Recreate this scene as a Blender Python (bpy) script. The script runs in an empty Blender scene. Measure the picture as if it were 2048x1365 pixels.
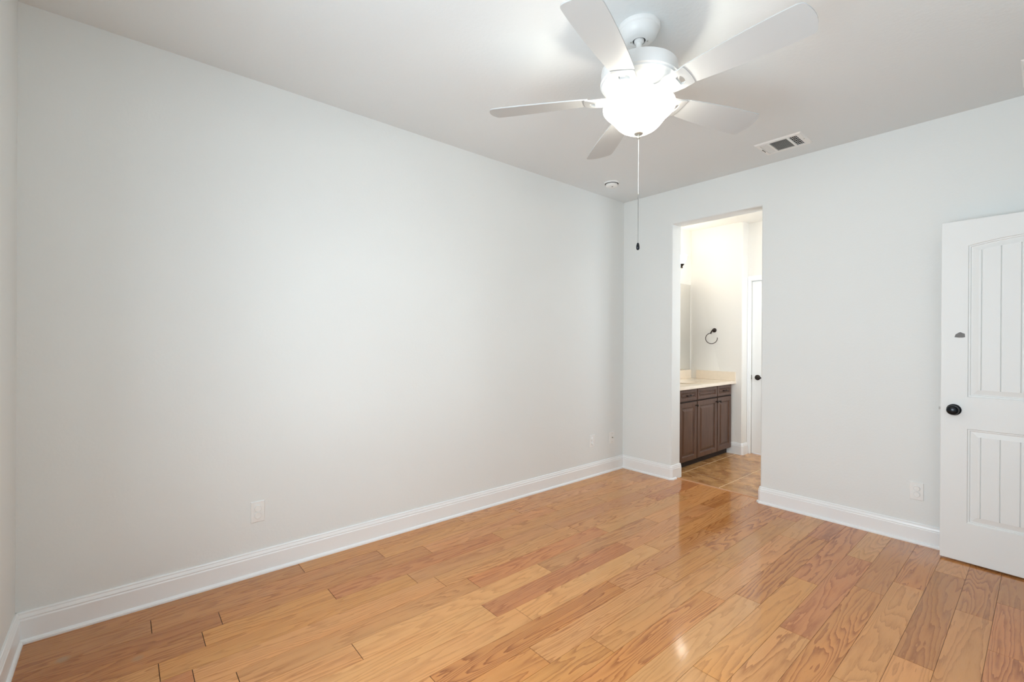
import bpy, bmesh, math, random
from math import pi, sin, cos, radians
from mathutils import Vector, Matrix
random.seed(7)
SC = bpy.context.scene
COL = SC.collection

# ------------------------------------------------------------------ camera
F_PX = 913.626
YAW, PITCH, ROLL = 0.8638074, -0.0011142, 0.0056089
CAMPOS = Vector((2.85297746, -3.95649706, 1.30965946))
fwd = Vector((-sin(YAW)*cos(PITCH), cos(YAW)*cos(PITCH), sin(PITCH)))
rgt = Vector((cos(YAW), sin(YAW), 0)); upv = rgt.cross(fwd)
r2 = rgt*cos(ROLL)+upv*sin(ROLL); u2 = -rgt*sin(ROLL)+upv*cos(ROLL)
cam = bpy.data.cameras.new('camera'); cam.sensor_width = 36.0; cam.sensor_fit = 'HORIZONTAL'
cam.lens = F_PX*36.0/2048.0; cam.clip_start = 0.02; cam.clip_end = 60
co = bpy.data.objects.new('camera', cam); COL.objects.link(co)
M = Matrix((r2, u2, -fwd)).transposed().to_4x4(); M.translation = CAMPOS
co.matrix_world = M; SC.camera = co

# ------------------------------------------------------------------ world, lights, exposure
SC.view_settings.view_transform = 'Standard'; SC.view_settings.look = 'None'
SC.view_settings.gamma = 1.0; SC.view_settings.use_curve_mapping = False
SC.view_settings.exposure = 0.45
SC.cycles.use_denoising = True
SC.cycles.max_bounces = 10; SC.cycles.diffuse_bounces = 7; SC.cycles.glossy_bounces = 4
SC.cycles.sample_clamp_indirect = 6.0
SC.cycles.caustics_reflective = False; SC.cycles.caustics_refractive = False
W = bpy.data.worlds.new('world'); SC.world = W; W.use_nodes = True
W.node_tree.nodes['Background'].inputs[0].default_value = (0.70, 0.86, 1.0, 1)
W.node_tree.nodes['Background'].inputs[1].default_value = 1.2

RX, NY, H = 3.262, -4.298, 2.743          # right wall, near wall, ceiling height
WIN_Y0, WIN_Y1, WIN_Z0, WIN_Z1 = -3.56, -1.80, 0.74, 2.05

def area_light(name, loc, direction, sx, sy, power, color):
    l = bpy.data.lights.new(name, 'AREA'); l.shape = 'RECTANGLE'; l.size = sx; l.size_y = sy
    l.energy = power; l.color = color
    o = bpy.data.objects.new(name, l); COL.objects.link(o); o.location = loc
    o.rotation_euler = Vector(direction).to_track_quat('-Z', 'Y').to_euler()
    return o
# side window daylight, and fill from an added window behind the camera
area_light('window_daylight', (RX+0.30, (WIN_Y0+WIN_Y1)/2, (WIN_Z0+WIN_Z1)/2+0.05), (-1, 0, 0), 1.9, 1.6, 6.5, (0.82, 0.91, 0.97))
nl = area_light('near_window_fill', (2.10, NY-0.30, 1.45), (0, 1, 0), 1.5, 1.8, 88, (0.79, 0.895, 0.98)); nl.data.spread = radians(170)
area_light('bath_window_fill', (2.05+0.30, 0.95, 1.55), (-1, 0, 0), 1.2, 1.3, 32, (0.88, 0.94, 1.0))  # bathroom fill through an added, unseen window
sun = bpy.data.lights.new('low_sun', 'SUN'); sun.energy = 0.15; sun.angle = radians(9); sun.color = (0.90, 0.96, 1.0)
so = bpy.data.objects.new('low_sun', sun); COL.objects.link(so)
so.rotation_euler = Vector((-1, 0.06, -0.02)).to_track_quat('-Z', 'Y').to_euler()

GLOBE = 6.0
BULB = 225.0      # fan light globe emission
SCONCE = 11.5
FILL_DOME = 14.5    # emission of the vanity lamp shades, and of the added fill dome

# ------------------------------------------------------------------ materials
def mat(name):
    m = bpy.data.materials.new(name); m.use_nodes = True
    return m, m.node_tree, m.node_tree.nodes['Principled BSDF']
def nd(t, typ, **kw):
    n = t.nodes.new(typ)
    for k, v in kw.items():
        if k in n.inputs.keys(): n.inputs[k].default_value = v
        else: setattr(n, k, v)
    return n
def lk(t, a, b): t.links.new(a, b)
def mathn(t, op, a, b=None, c=None):
    n = t.nodes.new('ShaderNodeMath'); n.operation = op
    for i, v in enumerate((a, b, c)):
        if v is None: continue
        if isinstance(v, (int, float)): n.inputs[i].default_value = v
        else: t.links.new(v, n.inputs[i])
    return n.outputs[0]
def mapr(t, v, a, b, c, d):
    n = t.nodes.new('ShaderNodeMapRange'); t.links.new(v, n.inputs[0])
    for i, x in enumerate((a, b, c, d)): n.inputs[i+1].default_value = x
    return n.outputs[0]
def mixc(t, f, a, b, mode='MIX'):
    n = t.nodes.new('ShaderNodeMix'); n.data_type = 'RGBA'; n.blend_type = mode
    for sock, v in ((n.inputs[0], f), (n.inputs[6], a), (n.inputs[7], b)):
        if isinstance(v, (int, float)): sock.default_value = v
        elif isinstance(v, tuple): sock.default_value = (*v, 1) if len(v) == 3 else v
        else: t.links.new(v, sock)
    return n.outputs[2]
def bump(t, p, h, strength, dist):
    b = nd(t, 'ShaderNodeBump', Strength=strength, Distance=dist); lk(t, h, b.inputs['Height']); lk(t, b.outputs[0], p.inputs['Normal'])

def paint(name, col, rough=0.6, tex=0.0, scale=70.0):
    m, t, p = mat(name)
    p.inputs['Roughness'].default_value = rough
    tc = nd(t, 'ShaderNodeTexCoord')
    n = nd(t, 'ShaderNodeTexNoise', Scale=1.3, Detail=2.0); lk(t, tc.outputs['Object'], n.inputs['Vector'])
    c = mixc(t, mapr(t, n.outputs[0], 0.3, 0.7, 0, 1), tuple(x*0.985 for x in col), col)
    lk(t, c, p.inputs['Base Color'])
    if tex:
        n2 = nd(t, 'ShaderNodeTexNoise', Scale=scale, Detail=3.0, Roughness=0.55); lk(t, tc.outputs['Object'], n2.inputs['Vector'])
        bump(t, p, n2.outputs[0], tex, 0.004)
    return m
MW = paint('wall_paint', (0.765, 0.785, 0.772), 0.62, 0.16)
MC = paint('ceiling_paint', (0.745, 0.775, 0.78), 0.7, 0.22, 55)
MB = paint('bath_paint', (0.80, 0.785, 0.745), 0.6, 0.12)
MT = paint('trim_enamel', (0.85, 0.865, 0.865), 0.28)
MD = paint('door_enamel', (0.785, 0.80, 0.79), 0.48, 0.03, 30)
MP = paint('white_plastic', (0.82, 0.82, 0.80), 0.35)
MFB = paint('fan_white_in_shade', (0.51, 0.52, 0.515), 0.45)  # white blade paint, greyed so the colour holds its shade
MF = paint('fan_enamel', (0.78, 0.78, 0.77), 0.32)
def plain(name, col, rough, metal=0.0, noise=0.12):
    m, t, p = mat(name)
    tc = nd(t, 'ShaderNodeTexCoord'); n = nd(t, 'ShaderNodeTexNoise', Scale=25.0, Detail=3.0)
    lk(t, tc.outputs['Object'], n.inputs['Vector'])
    c = mixc(t, n.outputs[0], tuple(x*(1-noise) for x in col), tuple(min(1, x*(1+noise)) for x in col))
    lk(t, c, p.inputs['Base Color']); p.inputs['Roughness'].default_value = rough; p.inputs['Metallic'].default_value = metal
    return m
MBR = plain('oiled_bronze', (0.035, 0.026, 0.022), 0.34, 0.7)
MBK = plain('black_knob_metal', (0.012, 0.014, 0.018), 0.26, 0.6)
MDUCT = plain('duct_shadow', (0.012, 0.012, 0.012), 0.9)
MST = plain('latch_steel', (0.25, 0.24, 0.22), 0.4, 0.8)
MSC = plain('bare_scuff', (0.20, 0.20, 0.20), 0.8, 0, 0.5)
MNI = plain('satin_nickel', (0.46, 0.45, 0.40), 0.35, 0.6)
MGR = plain('grey_louver', (0.62, 0.62, 0.59), 0.6)
MCT = plain('cultured_marble', (0.82, 0.72, 0.59), 0.16, 0, 0.04)
MGT = plain('grout', (0.86, 0.66, 0.42), 0.8)
MGAP = plain('floor_gap', (0.055, 0.022, 0.008), 0.8)
MSTRIP = plain('threshold_oak', (0.52, 0.27, 0.14), 0.3)

def emis(name, col, s, gl=0.12):
    m, t, p = mat(name)
    tc = nd(t, 'ShaderNodeTexCoord'); n = nd(t, 'ShaderNodeTexNoise', Scale=14.0, Detail=3.0)
    lk(t, tc.outputs['Object'], n.inputs['Vector'])
    c = mixc(t, n.outputs[0], tuple(x*0.92 for x in col), col)
    p.inputs['Base Color'].default_value = (0.85, 0.83, 0.76, 1); p.inputs['Roughness'].default_value = gl
    lk(t, c, p.inputs['Emission Color']); p.inputs['Emission Strength'].default_value = s
    return m
MBULB = emis('frosted_bulb', (1.0, 0.95, 0.84), BULB)
def bowl_glass():
    m, t, p = mat('lit_alabaster_glass')
    tc = nd(t, 'ShaderNodeTexCoord'); n = nd(t, 'ShaderNodeTexNoise', Scale=14.0, Detail=3.0); lk(t, tc.outputs['Object'], n.inputs['Vector'])
    lk(t, mixc(t, n.outputs[0], (0.90, 0.86, 0.74), (0.98, 0.95, 0.85)), p.inputs['Emission Color']); p.inputs['Emission Strength'].default_value = GLOBE
    p.inputs['Base Color'].default_value = (0.85, 0.83, 0.76, 1); p.inputs['Roughness'].default_value = 0.15
    tr = nd(t, 'ShaderNodeBsdfTransparent'); mx = nd(t, 'ShaderNodeMixShader'); mx.inputs[0].default_value = 0.68
    lk(t, p.outputs[0], mx.inputs[1]); lk(t, tr.outputs[0], mx.inputs[2]); lk(t, mx.outputs[0], t.nodes['Material Output'].inputs[0])
    return m
MGL = bowl_glass()
MDOME = emis('fill_dome_glow', (1.0, 0.95, 0.88), FILL_DOME)
MSH = emis('lit_vanity_shade', (1.0, 0.92, 0.80), SCONCE)

def glass_pane():
    m, t, p = mat('window_glass')
    tr = nd(t, 'ShaderNodeBsdfTransparent'); g = nd(t, 'ShaderNodeBsdfGlossy', Roughness=0.02)
    mx = nd(t, 'ShaderNodeMixShader'); mx.inputs[0].default_value = 0.08
    lk(t, tr.outputs[0], mx.inputs[1]); lk(t, g.outputs[0], mx.inputs[2])
    lk(t, mx.outputs[0], t.nodes['Material Output'].inputs[0]); t.nodes.remove(p)
    return m
MGLASS = glass_pane()
def mirror_mat():
    m, t, p = mat('mirror_silver'); p.inputs['Base Color'].default_value = (0.92, 0.92, 0.90, 1)
    p.inputs['Metallic'].default_value = 1; p.inputs['Roughness'].default_value = 0.01
    return m
MMIR = mirror_mat()

def oak():
    m, t, p = mat('oak_planks')
    tc = nd(t, 'ShaderNodeTexCoord')
    ao = nd(t, 'ShaderNodeAttribute', attribute_name='off'); at = nd(t, 'ShaderNodeAttribute', attribute_name='tone')
    ag = nd(t, 'ShaderNodeAttribute', attribute_name='grain')
    sg = nd(t, 'ShaderNodeSeparateXYZ'); lk(t, ag.outputs['Vector'], sg.inputs[0])
    add = nd(t, 'ShaderNodeVectorMath', operation='ADD'); lk(t, tc.outputs['Object'], add.inputs[0]); lk(t, ao.outputs['Vector'], add.inputs[1])
    P = add.outputs[0]
    def noise(sx, sy, detail, dist=0.0, rough=0.5):
        mu = nd(t, 'ShaderNodeVectorMath', operation='MULTIPLY'); lk(t, P, mu.inputs[0]); mu.inputs[1].default_value = (sx, sy, 1)
        n = nd(t, 'ShaderNodeTexNoise', Scale=1.0, Detail=detail, Roughness=rough, Distortion=dist); lk(t, mu.outputs[0], n.inputs['Vector'])
        return n.outputs[0]
    f1 = noise(8.0, 0.70, 1.0, 0.2); f2 = noise(34, 3.6, 2.0); f3 = noise(120, 14, 2.0)
    fld = mathn(t, 'ADD', mathn(t, 'ADD', mathn(t, 'MULTIPLY', f1, sg.outputs[0]), mathn(t, 'MULTIPLY', f2, 1.8)), mathn(t, 'MULTIPLY', f3, 0.5))
    fr = mathn(t, 'FRACT', fld)                       # saw-tooth rings: sharp latewood line, soft fade
    ln = mathn(t, 'POWER', fr, 2.6)
    edge = mapr(t, fr, 0.93, 1.0, 1.0, 0.0)
    ln = mathn(t, 'MULTIPLY', ln, edge)
    pores = noise(420, 14, 2.0, 0, 0.6)
    pl = mapr(t, pores, 0.52, 0.72, 0.0, 1.0)
    cloud = noise(7, 1.6, 2.0)
    line = mathn(t, 'MULTIPLY', mathn(t, 'MULTIPLY', ln, sg.outputs[1]), mapr(t, cloud, 0.3, 0.6, 0.75, 1.35))
    line = mathn(t, 'MINIMUM', line, 0.95)
    base = mixc(t, mapr(t, cloud, 0.35, 0.68, 0, 1), at.outputs['Color'], mixc(t, 0.6, at.outputs['Color'], mixc(t, 1.0, at.outputs['Color'], (1.12, 1.0, 0.92), 'MULTIPLY')))
    dark = mixc(t, 1.0, at.outputs['Color'], (0.50, 0.36, 0.25), 'MULTIPLY')
    c = mixc(t, line, base, dark)
    c = mixc(t, mathn(t, 'MULTIPLY', pl, mathn(t, 'ADD', mathn(t, 'MULTIPLY', ln, 0.55), 0.14)), c, mixc(t, 1.0, at.outputs['Color'], (0.50, 0.36, 0.28), 'MULTIPLY'))
    # two faint dull marks near the corner
    geo = nd(t, 'ShaderNodeNewGeometry'); sx = nd(t, 'ShaderNodeSeparateXYZ'); lk(t, geo.outputs['Position'], sx.inputs[0])
    for (mx_, my_, rad, amt) in ((0.257, -4.135, 0.030, 0.42), (0.444, -3.903, 0.026, 0.30)):
        dx = mathn(t, 'SUBTRACT', sx.outputs[0], mx_); dy = mathn(t, 'SUBTRACT', sx.outputs[1], my_)
        d = mathn(t, 'SQRT', mathn(t, 'ADD', mathn(t, 'MULTIPLY', dx, dx), mathn(t, 'MULTIPLY', dy, dy)))
        c = mixc(t, mapr(t, d, rad*0.35, rad, amt, 0.0), c, (0.30, 0.25, 0.16))
    lk(t, c, p.inputs['Base Color'])
    rr = mapr(t, cloud, 0.3, 0.7, 0.085, 0.125); lk(t, rr, p.inputs['Roughness'])
    p.inputs['Specular IOR Level'].default_value = 0.65
    bump(t, p, mathn(t, 'ADD', mathn(t, 'MULTIPLY', ln, -0.5), noise(5, 1.5, 1.0)), 0.05, 0.002)
    return m
MOAK = oak()

def tile():
    m, t, p = mat('travertine_tile')
    tc = nd(t, 'ShaderNodeTexCoord'); ao = nd(t, 'ShaderNodeAttribute', attribute_name='off'); at = nd(t, 'ShaderNodeAttribute', attribute_name='tone')
    add = nd(t, 'ShaderNodeVectorMath', operation='ADD'); lk(t, tc.outputs['Object'], add.inputs[0]); lk(t, ao.outputs['Vector'], add.inputs[1])
    n = nd(t, 'ShaderNodeTexNoise', Scale=9.0, Detail=6.0, Roughness=0.65, Distortion=0.6); lk(t, add.outputs[0], n.inputs['Vector'])
    n2 = nd(t, 'ShaderNodeTexNoise', Scale=40.0, Detail=4.0, Roughness=0.7); lk(t, add.outputs[0], n2.inputs['Vector'])
    c = mixc(t, mapr(t, n.outputs[0], 0.36, 0.62, 0, 1), (0.31, 0.128, 0.038), (0.66, 0.345, 0.13))
    c = mixc(t, mapr(t, n2.outputs[0], 0.45, 0.75, 0, 0.5), c, (0.55, 0.36, 0.19))
    c = mixc(t, 1.0, c, at.outputs['Color'], 'MULTIPLY')
    lk(t, c, p.inputs['Base Color']); p.inputs['Roughness'].default_value = 0.24
    bump(t, p, n.outputs[0], 0.12, 0.003)
    return m
MTILE = tile()

def cabwood():
    m, t, p = mat('stained_maple')
    tc = nd(t, 'ShaderNodeTexCoord'); mp = nd(t, 'ShaderNodeMapping'); mp.inputs['Scale'].default_value = (30, 30, 2.2)
    lk(t, tc.outputs['Object'], mp.inputs[0])
    n = nd(t, 'ShaderNodeTexNoise', Scale=2.0, Detail=4.0); lk(t, mp.outputs[0], n.inputs['Vector'])
    c = mixc(t, mapr(t, n.outputs[0], 0.35, 0.65, 0, 1), (0.068, 0.032, 0.019), (0.112, 0.056, 0.035))
    lk(t, c, p.inputs['Base Color']); p.inputs['Roughness'].default_value = 0.38
    return m
MCAB = cabwood()
MGLAZE = plain('cabinet_dark_frame', (0.018, 0.009, 0.006), 0.6)

# ------------------------------------------------------------------ mesh helpers
def obj(name, bm, m, parent=None, smooth=False, loc=None):
    me = bpy.data.meshes.new(name)
    bmesh.ops.recalc_face_normals(bm, faces=bm.faces)
    if smooth:
        for f in bm.faces: f.smooth = True
    bm.to_mesh(me); bm.free()
    if smooth:
        try: me.set_sharp_from_angle(angle=radians(38))
        except Exception: pass
    for mm in (m if isinstance(m, (list, tuple)) else [m]): me.materials.append(mm)
    o = bpy.data.objects.new(name, me); COL.objects.link(o)
    if parent is not None: o.parent = parent
    if loc is not None: o.location = loc
    return o
def struct(name, bm, m, smooth=False, label=None):
    o = obj(name, bm, m, None, smooth); o['kind'] = 'structure'
    if label: o['label'] = label
    return o
def tag(o, label, cat, group=None):
    o['label'] = label; o['category'] = cat
    if group: o['group'] = group
    return o
def thing(name, label, cat, loc=(0, 0, 0), rz=0.0, group=None):
    o = bpy.data.objects.new(name, None); COL.objects.link(o); o.location = loc; o.rotation_euler = (0, 0, rz)
    o.empty_display_size = 0.05
    return tag(o, label, cat, group)
def box(bm, x0, x1, y0, y1, z0, z1, bev=0.0):
    r = bmesh.ops.create_cube(bm, size=1.0); vs = r['verts']
    for v in vs:
        v.co = Vector(((x0+x1)/2+v.co.x*(x1-x0), (y0+y1)/2+v.co.y*(y1-y0), (z0+z1)/2+v.co.z*(z1-z0)))
    if bev:
        es = list({e for v in vs for e in v.link_edges})
        bmesh.ops.bevel(bm, geom=es, offset=bev, segments=2, profile=0.5, affect='EDGES')
def newbox(*a, **k):
    bm = bmesh.new(); box(bm, *a, **k); return bm
def lathe(bm, prof, c=(0, 0, 0), segs=48, axis='z', cap=True):
    rings = []
    for r, h in prof:
        ring = []
        for i in range(segs):
            a = 2*pi*i/segs
            if axis == 'z': p = (c[0]+r*cos(a), c[1]+r*sin(a), c[2]+h)
            elif axis == 'y': p = (c[0]+r*cos(a), c[1]+h, c[2]+r*sin(a))
            else: p = (c[0]+h, c[1]+r*cos(a), c[2]+r*sin(a))
            ring.append(bm.verts.new(p))
        rings.append(ring)
    for A, B in zip(rings, rings[1:]):
        for i in range(segs):
            j = (i+1) % segs
            bm.faces.new((A[i], A[j], B[j], B[i]))
    if cap:
        bm.faces.new(rings[0]); bm.faces.new(list(reversed(rings[-1])))
def tube(bm, pts, r, segs=10, closed=False):
    pts = [Vector(p) for p in pts]; n = len(pts); rings = []
    rad = r if isinstance(r, (list, tuple)) else [r]*n
    up = None
    for i, p in enumerate(pts):
        a = pts[i-1] if (i > 0 or closed) else p; b = pts[(i+1) % n] if (i < n-1 or closed) else p
        d = (b-a).normalized()
        if up is None:
            up = Vector((0, 0, 1)) if abs(d.z) < 0.9 else Vector((1, 0, 0))
        s = d.cross(up).normalized(); up = s.cross(d).normalized()
        rings.append([bm.verts.new(p+(s*cos(2*pi*k/segs)+up*sin(2*pi*k/segs))*rad[i]) for k in range(segs)])
    rng = list(zip(rings, rings[1:])) + ([(rings[-1], rings[0])] if closed else [])
    for A, B in rng:
        for i in range(segs):
            j = (i+1) % segs; bm.faces.new((A[i], A[j], B[j], B[i]))
    if not closed:
        bm.faces.new(rings[0]); bm.faces.new(list(reversed(rings[-1])))
def sphere(bm, c, r, seg=12, sc=(1, 1, 1)):
    bmesh.ops.create_uvsphere(bm, u_segments=seg, v_segments=max(6, seg//2), radius=r, matrix=Matrix.Translation(c) @ Matrix.Diagonal((*sc, 1)))
def filled(bm, loops, fn):
    """planar face with holes; loops of 2D points; fn(u,v) -> 3D; returns faces and loop verts"""
    edges = []; lv = []
    for lp in loops:
        vs = [bm.verts.new(fn(u, v)) for u, v in lp]; lv.append(vs)
        for i in range(len(vs)): edges.append(bm.edges.new((vs[i], vs[(i+1) % len(vs)])))
    r = bmesh.ops.triangle_fill(bm, use_beauty=True, use_dissolve=False, edges=edges)
    return [g for g in r['geom'] if isinstance(g, bmesh.types.BMFace)], lv
def slab(loops, fn, ext, bevel_pred=None, bev=0.018):
    bm = bmesh.new()
    faces, lv = filled(bm, loops, fn)
    r = bmesh.ops.extrude_face_region(bm, geom=faces)
    vs = [g for g in r['geom'] if isinstance(g, bmesh.types.BMVert)]
    bmesh.ops.translate(bm, verts=vs, vec=Vector(ext))
    if bevel_pred:
        bmesh.ops.recalc_face_normals(bm, faces=bm.faces)
        es = [e for e in bm.edges if e.is_manifold and e.calc_face_angle(0) > 0.5 and bevel_pred((e.verts[0].co+e.verts[1].co)/2, e)]
        bmesh.ops.bevel(bm, geom=es, offset=bev, segments=5, profile=0.5, affect='EDGES')
    return bm
def rect(u0, u1, v0, v1): return [(u0, v0), (u1, v0), (u1, v1), (u0, v1)]
def rings(bm, r, steps, fn, cap=True):
    """nested rectangles r=(u0,u1,v0,v1); steps [(inset, height)]; fn(u,v,h) -> 3D"""
    prev = None; out = []
    for ins, h in steps:
        vs = [bm.verts.new(fn(u, v, h)) for u, v in rect(r[0]+ins, r[1]-ins, r[2]+ins, r[3]-ins)]
        if prev:
            for i in range(4): bm.faces.new((prev[i], prev[(i+1) % 4], vs[(i+1) % 4], vs[i]))
        prev = vs; out.append(vs)
    if cap: bm.faces.new(prev)
    return out
def sweep(bm, path, prof, closed=False):
    """path: 2D points, profile (outward offset to the right-hand side, z)"""
    n = len(path); cols = []
    P = [Vector(p) for p in path]
    for i in range(n):
        a = (P[i]-P[i-1]).normalized() if (i > 0 or closed) else None
        b = (P[(i+1) % n]-P[i]).normalized() if (i < n-1 or closed) else None
        if a is None: a = b
        if b is None: b = a
        na = Vector((a.y, -a.x)); nb = Vector((b.y, -b.x))
        m = (na+nb).normalized(); k = 1.0/max(0.35, m.dot(na))
        cols.append([bm.verts.new((P[i].x+m.x*o*k, P[i].y+m.y*o*k, z)) for o, z in prof])
    rng = list(zip(cols, cols[1:])) + ([(cols[-1], cols[0])] if closed else [])
    q = len(prof)
    for A, B in rng:
        for i in range(q):
            j = (i+1) % q; bm.faces.new((A[i], B[i], B[j], A[j]))
    if not closed:
        bm.faces.new(cols[0]); bm.faces.new(list(reversed(cols[-1])))

# ------------------------------------------------------------------ floor of oak planks (one mesh, every plank with its own tone)
SRGB = lambda c: tuple(((x/255+0.055)/1.055)**2.4 if x > 10 else x/255/12.92 for x in c)
TONES = {'tan': (0.600, 0.300, 0.125), 'gold': (0.590, 0.285, 0.092), 'pale': (0.635, 0.340, 0.148), 'brown': (0.470, 0.205, 0.078),
         'red': (0.500, 0.195, 0.085), 'pink': (0.570, 0.272, 0.125), 'orange': (0.540, 0.225, 0.070), 'dark': (0.410, 0.170, 0.065)}
JO = [  # measured end joints of each strip of planks, and the tone of the plank that ENDS there (lower y side)
 [(-3.17, 'brown'), (-2.08, 'gold'), (-0.99, 'tan')],
 [(-3.85, 'brown'), (-2.75, 'brown'), (-1.65, 'gold'), (-0.56, 'tan')],
 [(-3.60, 'dark'), (-2.50, 'brown'), (-1.40, 'pink'), (-0.31, 'tan')],
 [(-3.68, 'brown'), (-3.13, 'gold'), (-2.04, 'red'), (-0.95, 'tan')],
 [(-3.84, 'tan'), (-2.74, 'gold'), (-1.657, 'pink'), (-0.56, 'pink')],
 [(-3.74, 'red'), (-2.64, 'tan'), (-1.557, 'tan'), (-0.6, 'tan')],
 [(-3.61, 'tan'), (-2.51, 'tan'), (-1.42, 'red'), (-0.33, 'pale')],
 [(-3.20, 'tan'), (-2.10, 'pale'), (-1.01, 'pink')],
 [(-3.69, 'tan'), (-2.60, 'pale'), (-1.50, 'red'), (-0.41, 'pink')],
 [(-3.58, 'tan'), (-2.49, 'pale'), (-1.387, 'pale'), (-0.30, 'tan')],
 [(-3.04, 'tan'), (-1.94, 'orange'), (-0.86, 'pink')],
 [(-3.73, 'gold'), (-2.63, 'orange'), (-1.66, 'tan'), (-1.11, 'gold'), (-0.02, 'orange')],
 [(-3.47, 'gold'), (-2.378, 'gold'), (-1.277, 'tan'), (-0.22, 'gold')],
 [(-2.72, 'gold'), (-1.635, 'orange'), (-0.555, 'tan')],
 [(-2.61, 'gold'), (-1.526, 'pale'), (-0.43, 'orange')],
 [(-3.29, 'tan'), (-2.20, 'pale'), (-1.10, 'gold')],
 [(-2.74, 'tan'), (-1.65, 'tan'), (-0.56, 'red')],
 [(-3.14, 'tan'), (-2.05, 'orange'), (-0.955, 'orange')],
 [(-2.92, 'tan'), (-1.83, 'tan'), (-0.736, 'tan')],
 [(-3.68, 'brown'), (-2.58, 'tan'), (-1.49, 'tan'), (-0.40, 'brown')],
 [(-3.02, 'tan'), (-1.93, 'brown'), (-0.836, 'tan')],
 [(-3.32, 'tan'), (-2.23, 'brown'), (-1.137, 'red'), (-0.594, 'red')],
]
TOPT = ['gold', 'tan', 'pink', 'tan', 'pink', 'red', 'tan', 'tan', 'orange', 'tan', 'orange', 'orange', 'red', 'pale', 'red', 'red', 'pale', 'brown', 'brown', 'tan', 'brown', 'brown']
def boards(name, cells, mats, gx, gy, ztop=0.0):
    bm = bmesh.new()
    lo = bm.loops.layers.float_vector.new('off') if hasattr(bm.loops.layers, 'float_vector') else None
    data = []
    for (x0, x1, y0, y1, tone, gr) in cells:
        a, b = gx/2, gy/2
        v = [(x0+a, y0+b), (x1-a, y0+b), (x1-a, y1-b), (x0+a, y1-b)]
        top = [bm.verts.new((x, y, ztop)) for x, y in v]; bot = [bm.verts.new((x, y, ztop-0.004)) for x, y in v]
        off = (random.uniform(-40, 40), random.uniform(-40, 40), random.uniform(-5, 5))
        bm.faces.new(top); data.append((off, tone, gr))
        for i in range(4):
            j = (i+1) % 4; bm.faces.new((top[j], top[i], bot[i], bot[j])); data.append((off, tone, gr))
    X0 = min(c[0] for c in cells); X1 = max(c[1] for c in cells); Y0 = min(c[2] for c in cells); Y1 = max(c[3] for c in cells)
    f0 = len(bm.faces); box(bm, X0, X1, Y0, Y1, ztop-0.06, ztop-0.0016)
    bm.faces.ensure_lookup_table()
    for f in bm.faces[f0:]: f.material_index = 1; data.append(((0, 0, 0), (0.1, 0.05, 0.02), (1, 0, 0)))
    me = bpy.data.meshes.new(name); bm.to_mesh(me); bm.free()
    a1 = me.attributes.new('off', 'FLOAT_VECTOR', 'FACE'); a2 = me.attributes.new('tone', 'FLOAT_COLOR', 'FACE') if False else me.attributes.new('tone', 'FLOAT_VECTOR', 'FACE')
    a3 = me.attributes.new('grain', 'FLOAT_VECTOR', 'FACE')
    for i, (o_, t_, g_) in enumerate(data):
        a1.data[i].vector = o_; a2.data[i].vector = t_; a3.data[i].vector = g_
    for mm in mats: me.materials.append(mm)
    o = bpy.data.objects.new(name, me); COL.objects.link(o); o['kind'] = 'structure'
    return o
cells = []
YEND = 0.085
def jit(t):
    k = random.uniform(0.93, 1.07); return tuple((a*0.3+b*0.7)*k*random.uniform(0.985, 1.015)*w for a, b, w in zip((0.565, 0.275, 0.110), TONES[t], (1.02, 0.97, 0.78)))
GR = {'orange': (20, 0.85), 'red': (17, 0.7), 'pale': (16, 0.45), 'gold': (18, 0.55), 'tan': (18, 0.55), 'pink': (16, 0.55), 'brown': (18, 0.6), 'dark': (18, 0.55)}
for k in range(26):
    x0 = 0.027+0.127*k; x1 = x0+0.127
    if k == 0: x0 = 0.0
    x1 = min(x1, RX)
    if x1-x0 < 0.005: continue
    js = JO[k] if k < len(JO) else [(-4.0+random.random()*0.9+i*1.09, random.choice(list(TONES))) for i in range(4)]
    ys = NY
    for (y, tn) in js:
        if y > YEND: break
        k2 = GR[tn]; cells.append((x0, x1, ys, y, jit(tn), (k2[0]*random.uniform(.7, 1.3), min(0.95, k2[1]*random.uniform(.75, 1.35)), 0))); ys = y
    tn = TOPT[k] if k < len(TOPT) else 'tan'; k2 = GR[tn]
    ye = YEND if (x1 > 0.55 and x0 < 1.34) else 0.0
    cells.append((x0, x1, ys, ye, jit(tn), (k2[0]*random.uniform(.7, 1.3), min(0.95, k2[1]*random.uniform(.75, 1.35)), 0)))
boards('floor', cells, [MOAK, MGAP], 0.0013, 0.0028)
# bathroom tile
BX0, BX1, BY0, BY1 = -0.064, 2.05, 0.165, 1.50
tc_ = []
xs = [-0.401+0.4505*i for i in range(7)]; ysl = [-0.061+0.451*i for i in range(6)]
for x in xs:
    for y in ysl:
        a, b, c_, d = max(x, BX0-0.1), min(x+0.4505, BX1), max(y, 0.105), min(y+0.451, 1.70)
        if b-a > 0.02 and d-c_ > 0.02:
            s = random.uniform(0.88, 1.1); tc_.append((a, b, c_, d, (s, s, s), (0, 0, 0)))
boards('floor', tc_, [MTILE, MGT], 0.008, 0.008)
bm = bmesh.new()  # threshold moulding between oak and tile
pr = [(0.0, 0.0), (0.003, 0.004), (0.012, 0.0065), (0.022, 0.004), (0.026, 0.0)]
A = [bm.verts.new((0.553, 0.082+a, b)) for a, b in pr]; B = [bm.verts.new((1.337, 0.082+a, b)) for a, b in pr]
for i in range(4): bm.faces.new((A[i], B[i], B[i+1], A[i+1]))
bm.faces.new(A); bm.faces.new(list(reversed(B))); bm.faces.new((A[0], A[4], B[4], B[0]))
struct('trim_1', bm, MSTRIP)

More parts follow.
